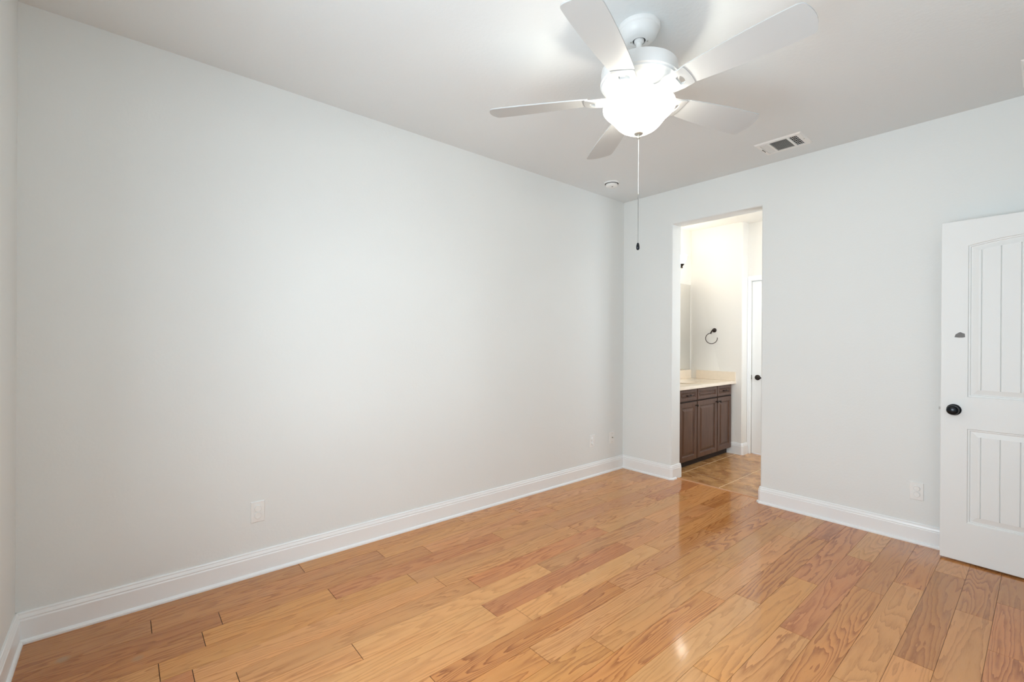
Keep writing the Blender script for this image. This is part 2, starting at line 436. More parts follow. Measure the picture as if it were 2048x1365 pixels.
# ------------------------------------------------------------------ walls, ceilings
DX0, DX1, DZ = 0.549, 1.341, 2.418        # cased-free doorway to the bathroom
OT = 0.165
def pr_open(c, e):
    on = (abs(c.x-DX0) < 1e-3 or abs(c.x-DX1) < 1e-3 or abs(c.z-DZ) < 1e-3) and DX0-1e-3 <= c.x <= DX1+1e-3 and c.z <= DZ+1e-3
    return on and (abs(c.y) < 1e-3 or abs(c.y-OT) < 1e-3) and c.z > 0.01
out = [(-0.20, 0), (DX0, 0), (DX0, DZ), (DX1, DZ), (DX1, 0), (RX+0.12, 0), (RX+0.12, 2.85), (-0.20, 2.85)]
struct('wall_back', slab([out], lambda u, v: (u, 0, v), (0, OT, 0), pr_open, 0.016), MW, True)
struct('wall_left', newbox(-0.12, 0, NY-0.12, 0.0, -0.05, 2.85), MW)
# near wall with an added, unseen window to light the back wall
NWX0, NWX1, NWZ0, NWZ1 = 1.40, 2.80, 0.62, 2.12
struct('wall_front', slab([rect(0.0, RX, 0, 2.85), rect(NWX0, NWX1, NWZ0, NWZ1)], lambda u, v: (u, NY, v), (0, -0.14, 0)), MW)
# right wall with the hall doorway and the window
HY0, HY1, HZ = -0.985, -0.145, 2.05
outr = [(NY-0.12, 0), (HY0, 0), (HY0, HZ), (HY1, HZ), (HY1, 0), (0.0, 0), (0.0, 2.85), (NY-0.12, 2.85)]
struct('wall_right', slab([outr, rect(WIN_Y0, WIN_Y1, WIN_Z0, WIN_Z1)], lambda u, v: (RX, u, v), (0.14, 0, 0)), MW)
struct('ceiling', newbox(-0.12, RX+0.12, NY-0.12, 0.0, H, H+0.1), MC)
# hallway beyond the entry doorway
struct('wall_hall', newbox(RX+1.15, RX+1.25, -2.0, 0.6, -0.05, 2.85), MW)
bm = bmesh.new(); box(bm, RX+0.14, RX+1.15, -2.0, -1.9, -0.05, 2.85); box(bm, RX+0.14, RX+1.15, 0.5, 0.6, -0.05, 2.85); struct('wall_hall_end', bm, MW)
struct('ceiling', newbox(RX+0.14, RX+1.15, -1.9, 0.5, 2.60, 2.7), MC)
hc = [(RX, RX+0.14, HY0, HY1, TONES['tan'], (12, .5, 0))]
for i in range(8):
    hc.append((RX+0.14+i*0.127, min(RX+0.14+(i+1)*0.127, RX+1.15), -1.9, -0.6+0.2*(i % 3), jit('tan'), (12, .5, 0)))
    hc.append((RX+0.14+i*0.127, min(RX+0.14+(i+1)*0.127, RX+1.15), -0.6+0.2*(i % 3), 0.5, jit('pink'), (12, .5, 0)))
boards('floor', hc, [MOAK, MGAP], 0.0007, 0.002)
# bathroom shell
FWX = 0.569; RY = 1.645
struct('wall_bath_left', newbox(BX0-0.1, BX0, OT, 1.50, -0.05, 2.80), MB)
def pr_b(c, e): return abs(c.x-FWX) < 1e-3 and abs(c.y-1.50) < 1e-3
struct('wall_bath_far', slab([rect(-0.164, FWX, -0.05, 2.80)], lambda u, v: (u, 1.50, v), (0, RY-1.50+0.1, 0), pr_b, 0.014), MB, True)
b2 = [(FWX, 0), (0.603, 0), (0.603, 2.022), (1.372, 2.022), (1.372, 0), (BX1, 0), (BX1, 2.80), (FWX, 2.80)]
struct('wall_bath_recess', slab([b2], lambda u, v: (u, RY, v), (0, 0.1, 0)), MB)
struct('wall_bath_right', slab([rect(OT, RY+0.1, -0.05, 2.80), rect(0.50, 1.40, 1.0, 2.1)], lambda u, v: (BX1, u, v), (0.12, 0, 0)), MB)
struct('wall_bath_inner', newbox(BX0, DX0-0.02, OT-0.001, OT+0.0005, 0.0, 2.80), MB)
struct('ceiling', newbox(-0.16, BX1+0.1, OT, RY+0.1, 2.70, 2.80), MB)

# baseboards with shoe moulding
def base_prof(h=0.132):
    return [(0.0, 0.0), (0.027, 0.0), (0.027, 0.008), (0.0235, 0.0145), (0.0165, 0.0185), (0.0155, 0.0185), (0.0155, h-0.034),
            (0.0125, h-0.029), (0.0125, h-0.026), (0.0135, h-0.023), (0.0105, h-0.014), (0.0085, h-0.010), (0.0085, h-0.004), (0.005, h), (0.0, h)]
def baseboard(name, path, prof=None, m=MT):
    bm = bmesh.new(); sweep(bm, path, prof or base_prof()); return struct(name, bm, m)
noshoe = [(0.0, 0.0), (0.0155, 0.0)] + base_prof()[6:]
baseboard('baseboard_left', [(0, NY), (0, 0)])
baseboard('baseboard_back', [(0, 0), (DX0-0.010, 0), (DX0, 0.010), (DX0, 0.062)])
baseboard('baseboard_back', [(DX0, 0.062), (DX0, OT-0.003)], noshoe)
baseboard('baseboard_back', [(DX1, 0.062), (DX1, 0.010), (DX1+0.010, 0), (RX, 0)])
baseboard('baseboard_back', [(DX1, OT-0.003), (DX1, 0.062)], noshoe)
baseboard('baseboard_front', [(RX, NY), (0, NY)])
baseboard('baseboard_right', [(RX, HY0-0.065), (RX, NY)])
baseboard('baseboard_bath', [(0.40, 1.50), (FWX-0.010, 1.50), (FWX, 1.510), (FWX, RY-0.02)], noshoe)
baseboard('baseboard_bath', [(1.437, RY), (BX1, RY), (BX1, OT)], noshoe)
baseboard('baseboard_bath', [(BX1, OT), (DX1, OT)], noshoe)

# casings
def casing(name, a0, a1, ztop, fn, w=0.058, skip=None):
    """fn(u, v, h): u along wall, v up, h out of the wall"""
    bm = bmesh.new()
    prof = [(0.0, 0.0), (0.0, 0.009), (0.008, 0.012), (0.020, 0.011), (0.038, 0.015), (w-0.006, 0.018), (w, 0.016), (w, 0.0)]
    path = [(a0, 0.0, -1), (a0, ztop, -1), (a1, ztop, 1), (a1, 0.0, 1)]
    cols = []
    for i, (u, v, s) in enumerate(path):
        up = 1 if i in (1, 2) else 0
        cols.append([bm.verts.new(fn(u+s*o, v+up*o, h)) for o, h in prof])
    for A, B in zip(cols, cols[1:]):
        for i in range(len(prof)):
            j = (i+1) % len(prof); bm.faces.new((A[i], B[i], B[j], A[j]))
    bm.faces.new(cols[0]); bm.faces.new(list(reversed(cols[-1])))
    return struct(name, bm, MT)
c2 = casing('trim_2', 0.603, 1.372, 2.022, lambda u, v, h: (max(u, FWX+0.0005), RY-h, v))
casing('trim_3', HY0, HY1+0.0, HZ, lambda u, v, h: (RX-h, u, v))

# ------------------------------------------------------------------ windows (side wall; near wall and bathroom ones added to give light)
def window(name, u0, u1, v0, v1, fn):
    """fn(u, v, d): d = depth into the wall"""
    def bx(bm, a, b, c, d, e, f, bev=0.003):
        p = [fn(a, c, e), fn(b, d, f)]
        box(bm, min(p[0][0], p[1][0]), max(p[0][0], p[1][0]), min(p[0][1], p[1][1]), max(p[0][1], p[1][1]), min(p[0][2], p[1][2]), max(p[0][2], p[1][2]), bev)
    bm = bmesh.new(); w = 0.045
    bx(bm, u0, u0+w, v0, v1, 0.06, 0.12); bx(bm, u1-w, u1, v0, v1, 0.06, 0.12); bx(bm, u0+w, u1-w, v0, v0+w, 0.06, 0.12); bx(bm, u0+w, u1-w, v1-w, v1, 0.06, 0.12)
    fr = struct(name, bm, MT)
    um = (u0+u1)/2; vm = (v0+v1)/2
    bm = bmesh.new(); bx(bm, um-0.03, um+0.03, v0+w, v1-w, 0.065, 0.115); s1 = obj('mullion', bm, MT, fr)
    for a, b in ((u0+w, um-0.03), (um+0.03, u1-w)):
        bm = bmesh.new(); bx(bm, a, b, vm-0.018, vm+0.018, 0.075, 0.105); obj('meeting_rail', bm, MT, fr)
        for c, d in ((v0+w, vm-0.018), (vm+0.018, v1-w)):
            bm = bmesh.new(); bx(bm, a, b, c, d, 0.088, 0.092, 0); obj('pane', bm, MGLASS, fr)
    bm = bmesh.new(); bx(bm, u0-0.03, u1+0.03, v0-0.022, v0, -0.035, 0.06); obj('window_sill', bm, MT, fr)
    return fr
window('window_1', WIN_Y0, WIN_Y1, WIN_Z0, WIN_Z1, lambda u, v, d: (RX+d, u, v))
window('added_window_bath', 0.50, 1.40, 1.0, 2.1, lambda u, v, d: (BX1+d*0.9, u, v))
window('added_window_near', NWX0, NWX1, NWZ0, NWZ1, lambda u, v, d: (u, NY-d, v))

# ------------------------------------------------------------------ doors
def panel(bm, x0, x1, z0, z1, rise, grooves, fn):
    xm = (x0+x1)/2; hw = (x1-x0)/2; N = 24
    def top(x, d): return z1-d+(rise*(1-((x-xm)/hw)**2) if rise else 0)
    def loop(d):
        pts = [(x0+d, z0+d), (x1-d, z0+d)]
        for i in range(N+1):
            x = x1-d-(x1-x0-2*d)*i/N; pts.append((x, top(x, d)))
        return pts
    prev = None
    for d, h in ((0.0, 0.0), (0.003, -0.0055), (0.010, -0.0055), (0.0125, -0.0105), (0.017, -0.0105), (0.044, -0.0045)):
        vs = [bm.verts.new(fn(u, v, h)) for u, v in loop(d)]
        if prev:
            for i in range(len(vs)): bm.faces.new((prev[i], prev[(i+1) % len(vs)], vs[(i+1) % len(vs)], vs[i]))
        prev = vs
    D = 0.044; a = x0+D; b = x1-D; gw = 0.0026; h0 = -0.0045
    cuts = [a] + [g for g in grooves if a+0.01 < g < b-0.01] + [b]
    for i in range(len(cuts)-1):
        l = cuts[i]+(gw if i > 0 else 0); r = cuts[i+1]-(gw if i < len(cuts)-2 else 0); n = 5
        for q in range(n):
            p, s = l+(r-l)*q/n, l+(r-l)*(q+1)/n
            bm.faces.new([bm.verts.new(fn(*w)) for w in ((p, z0+D, h0), (s, z0+D, h0), (s, top(s, D), h0), (p, top(p, D), h0))])
        if i < len(cuts)-2:
            g = cuts[i+1]
            for p, s, ha, hb in ((g-gw, g, h0, h0-0.0055), (g, g+gw, h0-0.0055, h0)):
                bm.faces.new([bm.verts.new(fn(*w)) for w in ((p, z0+D, ha), (s, z0+D, hb), (s, top(s, D), hb), (p, top(p, D), ha))])
    return loop(0.0)
def door_mesh(w, z0, z1, grooves, rise=0.034):
    """door in local coords: u from 0 (latch edge) to w, front face at y=0 facing -y"""
    bm = bmesh.new(); fn = lambda u, v, h: (u, -h, v)
    st = 0.117
    l1 = panel(bm, st, w-st, 0.990, 1.886, rise, grooves, fn); l2 = panel(bm, st, w-st, 0.243, 0.802, 0, grooves, fn)
    n0 = 0.002
    filled(bm, [rect(n0, w-n0, z0+n0, z1-n0), l1, l2], lambda u, v: (u, 0, v))
    rings(bm, (0, w, z0, z1), [(n0, 0.0), (0.0, -n0), (0.0, -0.035)], fn)
    bmesh.ops.remove_doubles(bm, verts=bm.verts, dist=1e-5)
    return bm
def edge_safe(bm): return bm
GRV = [0.173, 0.251, 0.329, 0.4065, 0.484, 0.562, 0.640]
dm = door_mesh(0.813, 0.010, 2.040, GRV)
d1 = obj('door_1', dm, MD); d1['kind'] = 'structure'
d1.location = (2.433, -0.150, 0); d1.rotation_euler = (0, 0, radians(-2.3))
d1['label'] = 'white two-panel arched door standing open against the back wall'
# knob: rosette and round knob (local coordinates)
bm = bmesh.new(); lathe(bm, [(0.0335, 0.0), (0.0335, -0.003), (0.031, -0.006), (0.026, -0.008), (0.014, -0.009), (0.0125, -0.022), (0.013, -0.026)], (0.0595, 0, 0.909), 36, 'y')
kb = obj('door_knob', bm, MBK, d1, True); kb['label'] = 'round black door knob'
bm = bmesh.new(); lathe(bm, [(0.013, -0.022), (0.020, -0.027), (0.0265, -0.034), (0.0285, -0.042), (0.0275, -0.049), (0.0235, -0.055), (0.015, -0.0590), (0.006, -0.0605), (0.001, -0.0607)], (0.0595, 0, 0.909), 36, 'y')
obj('knob_grip', bm, MBK, kb, True)
bm = bmesh.new(); box(bm, -0.010, 0.0005, 0.012, 0.023, 0.902, 0.917, 0.001); o = obj('latch_bolt', bm, MST, d1)
bm = bmesh.new(); box(bm, -0.0008, 0.0002, 0.005, 0.030, 0.880, 0.937); obj('latch_plate', bm, MD, d1)
pts = [(-0.018, -0.008), (-0.014, 0.004), (-0.004, 0.011), (0.001, 0.013), (0.008, 0.009), (0.015, 0.006), (0.016, -0.008), (0.008, -0.010), (-0.004, -0.010)]
bm = slab([[(0.084+a*1.35, 1.356+b*1.45) for a, b in pts]], lambda u, v: (u, -0.0012, v), (0, 0.0011, 0))
sf = obj('scuff_mark', bm, MSC, d1); sf['label'] = 'grey chipped patch on the door stile'
for z in (0.22, 1.0, 1.82):
    bm = bmesh.new(); box(bm, 0.808, 0.816, -0.008, 0.004, z-0.045, z+0.045, 0.002); obj('hinge', bm, MBK, d1)

# bathroom door
bm = bmesh.new()
box(bm, 0.0, 0.761, 0.0, 0.035, 0.008, 2.016, 0.002)
d2 = obj('door_2', bm, MT); d2['kind'] = 'structure'; d2.location = (0.607, RY+0.020, 0)
d2['label'] = 'white closed door at the far side of the bathroom'
bm = bmesh.new(); lathe(bm, [(0.031, 0.0), (0.031, -0.005), (0.026, -0.009), (0.013, -0.010), (0.012, -0.032), (0.010, -0.036)], (0.066, 0, 0.895), 28, 'y')
hd = obj('door_handle', bm, MBR, d2, True); hd['label'] = 'dark bronze lever handle'
bm = bmesh.new(); tube(bm, [(0.066, -0.030, 0.895), (0.090, -0.040, 0.897), (0.125, -0.042, 0.894), (0.165, -0.040, 0.889)], [0.010, 0.0085, 0.008, 0.007]); obj('lever', bm, MBR, hd, True)
bm = bmesh.new(); box(bm, -0.006, 0.0005, -0.004, 0.012, 0.868, 0.922, 0.001); obj('latch_plate', bm, MBR, d2)

# ------------------------------------------------------------------ ceiling fan
CX, CY = 1.637, -2.164
fan = thing('ceiling_fan', 'white five-blade ceiling fan with a lit frosted glass bowl and long pull chain', 'ceiling fan', (CX, CY, H))
def FL(z): return z-H
def lz(prof, name, m, parent=fan, segs=64, cap=True, smooth=True):
    bm = bmesh.new(); lathe(bm, [(r, FL(z)) for r, z in prof], (0, 0, 0), segs, 'z', cap); return obj(name, bm, m, parent, smooth)
cn = lz([(0.094, 2.7430), (0.094, 2.7330), (0.092, 2.7280), (0.086, 2.7240), (0.084, 2.716), (0.078, 2.700), (0.066, 2.688), (0.050, 2.681), (0.030, 2.679), (0.028, 2.682), (0.028, 2.70), (0.02, 2.71)], 'canopy', MF)
lz([(0.0278, 2.6835), (0.0215, 2.6832)], 'collar_gap', MDUCT, cn, 40, False)
lz([(0.010, 2.700), (0.021, 2.694), (0.0235, 2.686), (0.0215, 2.676), (0.013, 2.669), (0.0125, 2.62)], 'hanger_ball', MF, cn)
for s in (-1, 1):
    bm = bmesh.new(); a = radians(40)
    lathe(bm, [(0.0035, 0.001), (0.0035, -0.003), (0.001, -0.004)], (s*0.036*cos(a), s*0.036*sin(a), FL(2.6795)), 12); obj('screw', bm, MNI, cn, True)
lz([(0.0125, 2.675), (0.0125, 2.590)], 'downrod', MF, segs=24)
mh = lz([(0.020, 2.600), (0.024, 2.590), (0.060, 2.578), (0.120, 2.566), (0.158, 2.556), (0.168, 2.549), (0.170, 2.541), (0.170, 2.497)], 'motor_housing', MF)
mh2 = lz([(0.170, 2.497), (0.1735, 2.495), (0.1735, 2.489), (0.168, 2.485), (0.166, 2.478), (0.160, 2.474), (0.156, 2.470), (0.150, 2.465), (0.135, 2.456), (0.115, 2.450), (0.095, 2.447), (0.060, 2.446)], 'housing_ring', MF, mh)
# rotating hub under the motor and light fitter
lz([(0.088, 2.449), (0.090, 2.444), (0.088, 2.436), (0.076, 2.430), (0.070, 2.426), (0.070, 2.416), (0.074, 2.412), (0.084, 2.409), (0.093, 2.404), (0.097, 2.398), (0.097, 2.391), (0.092, 2.386)], 'light_fitter', MF)
gl = lz([(0.138, 2.392), (0.150, 2.394), (0.1585, 2.389), (0.1605, 2.380), (0.1590, 2.369), (0.1500, 2.357), (0.1350, 2.343), (0.1210, 2.329), (0.1090, 2.313), (0.0960, 2.297), (0.0790, 2.282), (0.0580, 2.270), (0.0370, 2.264), (0.0180, 2.261)], 'glass_bowl', MGL, cap=False)
for i in range(3):
    bm = bmesh.new(); a = radians(30+120*i); sphere(bm, (0.107*cos(a), 0.107*sin(a), FL(2.366)), 0.019, 16); obj('light_bulb', bm, MBULB, fan, True)
    bm = bmesh.new(); tube(bm, [(0.070*cos(a), 0.070*sin(a), FL(2.384)), (0.092*cos(a), 0.092*sin(a), FL(2.372))], 0.010, 12); obj('bulb_socket', bm, MF, fan, True)
gl['label'] = 'lit frosted glass bowl'
fi = lz([(0.0180, 2.262), (0.0205, 2.2605), (0.0205, 2.2575), (0.0180, 2.2545), (0.0110, 2.2515), (0.0055, 2.2500), (0.0050, 2.2480), (0.0075, 2.2450), (0.0085, 2.2410), (0.0075, 2.2370), (0.0045, 2.2345), (0.0020, 2.2330)], 'finial', MNI, segs=28)  # white finial; the nickel grey stands in for its shade
# beaded chain, thin lower cord, dark fob
bm = bmesh.new(); z = 2.232
while z > 1.985:
    sphere(bm, (0, 0, FL(z)), 0.0017, 8); z -= 0.0042
tube(bm, [(0, 0, FL(2.233)), (0, 0, FL(1.985))], 0.0006, 6)
ch = obj('pull_chain', bm, MP, fan, True)
bm = bmesh.new(); sphere(bm, (0.001, 0, FL(1.982)), 0.0032, 10); obj('chain_connector', bm, MNI, ch, True)
bm = bmesh.new(); tube(bm, [(0, 0, FL(1.982)), (0, 0, FL(1.758))], 0.0016, 6); obj('lower_cord', bm, MST, ch, True)
bm = bmesh.new(); lathe(bm, [(0.0015, FL(1.760)), (0.0045, FL(1.757)), (0.0068, FL(1.748)), (0.0078, FL(1.739)), (0.0070, FL(1.731)), (0.0040, FL(1.727)), (0.001, FL(1.7265))], (0, 0, 0), 16)
fb = obj('chain_fob', bm, MBK, ch, True); fb['label'] = 'dark teardrop pull fob'
# blades
PIT = radians(12.5)
def blade_outline():
    R0, R1 = 0.228, 0.703
    prof = [(R0, 0.0500), (0.26, 0.056), (0.34, 0.0645), (0.43, 0.0715), (0.52, 0.0765), (0.60, 0.079), (0.640, 0.0792)]
    arc = [(0.703, 0.0)]
    pos = prof + [(0.664, 0.0788), (0.673, 0.0775), (0.681, 0.0740), (0.6865, 0.0685), (0.690, 0.0610), (0.6974, 0.040), (0.7016, 0.020)]
    return [(r, w) for r, w in pos] + arc + [(r, -w) for r, w in reversed(pos)]
def rot_blade(p, ang, dz):
    r, w, h = p
    y = w*cos(PIT)+h*sin(PIT); z = -w*sin(PIT)+h*cos(PIT)
    # +w side (counter-clockwise side) is the lower one
    return (r*cos(ang)-y*sin(ang), r*sin(ang)+y*cos(ang), FL(dz)+z)
def make_blade(ang):
    bm = bmesh.new()
    o2 = blade_outline()
    faces, lv = filled(bm, [o2], lambda u, v: (u, v, 0.0))
    r = bmesh.ops.extrude_face_region(bm, geom=faces)
    vs = [g for g in r['geom'] if isinstance(g, bmesh.types.BMVert)]; bmesh.ops.translate(bm, verts=vs, vec=(0, 0, 0.005))
    for v in bm.verts: v.co = Vector(rot_blade((v.co.x, v.co.y, v.co.z), ang, 2.424))
    return bm
def make_iron(ang):
    bm = bmesh.new()
    half = [(0.085, 0.026), (0.110, 0.024), (0.128, 0.030), (0.145, 0.044), (0.160, 0.0475), (0.200, 0.0500), (0.232, 0.0530), (0.242, 0.0515), (0.246, 0.040), (0.248, 0.015)]
    o2 = half + [(r, -w) for r, w in reversed(half)]
    hole = [(0.196, -0.024), (0.196, 0.024), (0.206, 0.026), (0.216, 0.022), (0.221, 0.010), (0.222, 0.0), (0.221, -0.010), (0.216, -0.022), (0.206, -0.026)]
    faces, lv = filled(bm, [o2, hole], lambda u, v: (u, v, 0.0))
    r = bmesh.ops.extrude_face_region(bm, geom=faces)
    vs = [g for g in r['geom'] if isinstance(g, bmesh.types.BMVert)]; bmesh.ops.translate(bm, verts=vs, vec=(0, 0, -0.007))
    bmesh.ops.recalc_face_normals(bm, faces=bm.faces)
    for v in bm.verts:
        lift = 0.0
        r_ = v.co.x
        k = max(0.0, min(1.0, (r_-0.085)/0.06))          # flat at the hub, pitched under the blade
        flat = Vector((r_*cos(ang)-v.co.y*sin(ang), r_*sin(ang)+v.co.y*cos(ang), FL(2.437)+v.co.z))
        tilt = Vector(rot_blade((r_, v.co.y, v.co.z*(1.7-1.4*max(0.0, min(1.0, (r_-0.200)/0.045)))-0.0004), ang, 2.424))
        v.co = flat.lerp(tilt, k)
    return bm
for i in range(5):
    a = radians(216.03+72*i)
    ir = obj('blade_iron', make_iron(a), MFB, fan, True)
    bl = obj('blade', make_blade(a), MFB, fan)

# ------------------------------------------------------------------ ceiling register
vt = thing('ceiling_vent', 'white rectangular air register with three louver sections on the ceiling', 'air vent', (1.608, -0.332, H))
def vb(bm, x0, x1, y0, y1, z0, z1, bev=0): box(bm, x0-1.608, x1-1.608, y0+0.332, y1+0.332, z0, z1, bev)
bm = bmesh.new()
xo0, xo1, yo0, yo1 = 1.457, 1.760, -0.458, -0.207
def rr(a, b, c, d): return [(x-1.608, y+0.332) for x, y in rect(a, b, c, d)]
ops = [(1.486, 1.535), (1.549, 1.661), (1.677, 1.724)]; yi0, yi1 = -0.424, -0.238
faces, lv = filled(bm, [rr(xo0+0.008, xo1-0.008, yo0+0.008, yo1-0.008)] + [rr(a, b, yi0, yi1) for a, b in ops], lambda u, v: (u, v, -0.009))
oc = [bm.verts.new((x, y, -0.0002)) for x, y in rr(xo0, xo1, yo0, yo1)]
ic = lv[0]
for i in range(4): bm.faces.new((oc[i], oc[(i+1) % 4], ic[(i+1) % 4], ic[i]))
for lp in lv[1:]:
    up = [bm.verts.new((v.co.x, v.co.y, -0.0005)) for v in lp]
    for i in range(4): bm.faces.new((lp[i], lp[(i+1) % 4], up[(i+1) % 4], up[i]))
obj('faceplate', bm, MP, vt)
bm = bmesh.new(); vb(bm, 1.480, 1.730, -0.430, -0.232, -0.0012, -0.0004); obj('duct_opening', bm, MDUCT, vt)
def slat(bm, cx, cy, cz, lx, ly, tilt, axis):
    r = bmesh.ops.create_cube(bm, size=1.0)
    R = Matrix.Rotation(tilt, 4, axis)
    for v in r['verts']: v.co = R @ Vector((v.co.x*lx, v.co.y*ly, v.co.z*0.0009)) + Vector((cx-1.608, cy+0.332, cz))
bm = bmesh.new()
for i in range(5): slat(bm, 1.4905+i*0.0098, -0.331, -0.0055, 0.0076, 0.184, radians(-26), 'Y')
obj('louver', bm, MP, vt)
bm = bmesh.new()
for i in range(17): slat(bm, 1.605, -0.4185+i*0.0109, -0.0055, 0.111, 0.0088, radians(28), 'X')
lo = obj('louver', bm, MGR, vt); lo['label'] = 'grey middle louvers'
bm = bmesh.new()
for i in range(3): slat(bm, 1.6895+i*0.0118, -0.331, -0.0055, 0.0018, 0.184, radians(0), 'Y')
for i in range(4): slat(bm, 1.7005, -0.388+i*0.0375, -0.0058, 0.046, 0.0024, 0, 'X')
obj('louver', bm, MP, vt)
bm = bmesh.new(); vb(bm, 1.4755, 1.4785, -0.350, -0.288, -0.012, -0.0088, 0.0008); obj('damper_lever', bm, MBR, vt)
for x in (1.470, 1.744):
    bm = bmesh.new(); lathe(bm, [(0.004, -0.0088), (0.0035, -0.0105), (0.001, -0.011)], (x-1.608, 0, 0), 12); obj('screw', bm, MNI, vt, True)

# return grille whose left edge just enters the frame
g2 = thing('return_grille', 'white ceiling grille just entering at the right edge above the open door', 'air vent', (2.95, -0.315, H))
bm = bmesh.new()
faces, lv = filled(bm, [rect(-0.183, 0.183, -0.183, 0.183), rect(-0.15, 0.15, -0.15, 0.15)], lambda u, v: (u, v, -0.008))
oc = [bm.verts.new((x, y, -0.0002)) for x, y in rect(-0.19, 0.19, -0.19, 0.19)]
for i in range(4): bm.faces.new((oc[i], oc[(i+1) % 4], lv[0][(i+1) % 4], lv[0][i]))
obj('faceplate', bm, MP, g2)
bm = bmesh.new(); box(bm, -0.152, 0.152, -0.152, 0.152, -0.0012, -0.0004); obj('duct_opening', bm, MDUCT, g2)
bm = bmesh.new()
for i in range(20):
    r = bmesh.ops.create_cube(bm, size=1.0); R = Matrix.Rotation(radians(30), 4, 'X')
    for v in r['verts']: v.co = R @ Vector((v.co.x*0.30, v.co.y*0.011, v.co.z*0.0009)) + Vector((0, -0.143+i*0.01505, -0.0048))
obj('louver', bm, MP, g2)

# ------------------------------------------------------------------ smoke detector
sm = thing('smoke_detector', 'small round white smoke detector on the ceiling near the corner', 'smoke detector', (0.289, -0.590, H))
bm = bmesh.new(); lathe(bm, [(0.068, -0.0003), (0.068, -0.008), (0.066, -0.012), (0.058, -0.013)], (0, 0, 0), 48); obj('mounting_base', bm, MP, sm, True)
bm = bmesh.new(); lathe(bm, [(0.0605, -0.0128), (0.0600, -0.0138), (0.0530, -0.0140), (0.0525, -0.0170)], (0, 0, 0), 48, 'z', False); obj('sensor_slot', bm, MDUCT, sm, True)
bm = bmesh.new(); lathe(bm, [(0.052, -0.013), (0.0545, -0.019), (0.0525, -0.033), (0.045, -0.039), (0.025, -0.042), (0.001, -0.0425)], (0, 0, 0), 48); cv = obj('cover', bm, MP, sm, True)
bm = bmesh.new(); lathe(bm, [(0.007, -0.0395), (0.007, -0.0436), (0.001, -0.0438)], (0.018, -0.014, 0), 16); obj('test_button', bm, MST, cv, True)

# ------------------------------------------------------------------ wall plates
def plate(name, label, cat, loc, rz, kind, group=None):
    """local: plate on the xz plane facing -y"""
    t = thing(name, label, cat, loc, rz, group)
    bm = bmesh.new(); rings(bm, (-0.035, 0.035, -0.0575, 0.0575), [(0.0, -0.0002), (0.0, -0.003), (0.0025, -0.0055)], lambda u, v, h: (u, h, v)); obj('wall_plate', bm, MP, t)
    if kind == 'duplex':
        for s in (1, -1):
            bm = bmesh.new(); lathe(bm, [(0.0172, -0.0045), (0.0172, -0.0125), (0.0160, -0.0135), (0.0148, -0.0130), (0.0140, -0.0120), (0.001, -0.0120)], (0, 0, s*0.0192), 32, 'y')
            sc_ = obj('socket_cap', bm, MP, t, True)
            bm = bmesh.new(); box(bm, -0.009, 0.009, -0.0136, -0.0118, s*0.0192-0.0010, s*0.0192+0.0010); obj('cap_ridge', bm, MP, sc_)
        bm = bmesh.new(); lathe(bm, [(0.0028, -0.0050), (0.0024, -0.0066), (0.0005, -0.0068)], (0, 0, 0), 12, 'y'); obj('screw', bm, MP, t, True)
    else:
        bm = bmesh.new(); lathe(bm, [(0.0062, -0.005), (0.0062, -0.0095), (0.0048, -0.0095), (0.0046, -0.0160), (0.001, -0.0160)], (0, 0, 0), 16, 'y'); obj('coaxial_jack', bm, MNI, t, True)
        for s in (-1, 1):
            bm = bmesh.new(); lathe(bm, [(0.0028, -0.0050), (0.0024, -0.0066), (0.0005, -0.0068)], (0, 0, s*0.042), 12, 'y'); obj('screw', bm, MNI, t, True)
    return t
# left wall faces +x : local -y -> +x means rotation +90 degrees
plate('wall_outlet', 'white outlet with two round caps low on the near part of the left wall', 'outlet', (0, -3.377, 0.348), pi/2, 'duplex')
plate('wall_outlet', 'white outlet on the left wall near the corner, beside the cable jack', 'outlet', (0, -0.493, 0.340), pi/2, 'duplex')
plate('cable_jack_plate', 'white cable jack plate on the left wall right next to the corner', 'wall plate', (0, -0.185, 0.336), pi/2, 'coax')
plate('wall_outlet', 'white outlet on the back wall between the doorway and the open door', 'outlet', (2.305, 0, 0.339), 0, 'duplex')

# ------------------------------------------------------------------ bathroom vanity
CF = 0.464      # front face of the doors
van = thing('vanity_cabinet', 'dark brown raised-panel vanity cabinet under the cream counter', 'cabinet', (0.2, 0.85, 0))
def V(bm, x0, x1, y0, y1, z0, z1, bev=0): box(bm, x0-0.2, x1-0.2, y0-0.85, y1-0.85, z0, z1, bev)
bm = bmesh.new(); V(bm, BX0+0.002, CF-0.020, 0.175, 1.498, 0.075, 0.690); V(bm, CF-0.045, CF-0.020, 0.175, 1.498, 0.690, 0.822); V(bm, BX0+0.002, CF-0.045, 0.175, 0.195, 0.690, 0.822); V(bm, BX0+0.002, CF-0.045, 1.478, 1.498, 0.690, 0.822); obj('carcass', bm, MGLAZE, van)
bm = bmesh.new(); V(bm, BX0+0.002, 0.400, 0.175, 1.498, 0.0, 0.075); obj('toe_kick', bm, MGLAZE, van)
def front(y0, y1, z0, z1, name, fw):
    bm = bmesh.new(); fn = lambda u, v, h: (CF-0.2+h, u-0.85, v)
    rings(bm, (y0, y1, z0, z1), [(0.0, -0.019), (0.0, -0.004), (0.004, 0.0), (fw-0.006, 0.0), (fw, -0.004), (fw+0.004, -0.010), (fw+0.010, -0.010), (fw+0.030 if fw > 0.04 else fw+0.018, -0.003), (fw+0.034 if fw > 0.04 else fw+0.021, -0.002)], fn)
    return obj(name, bm, MCAB, van)
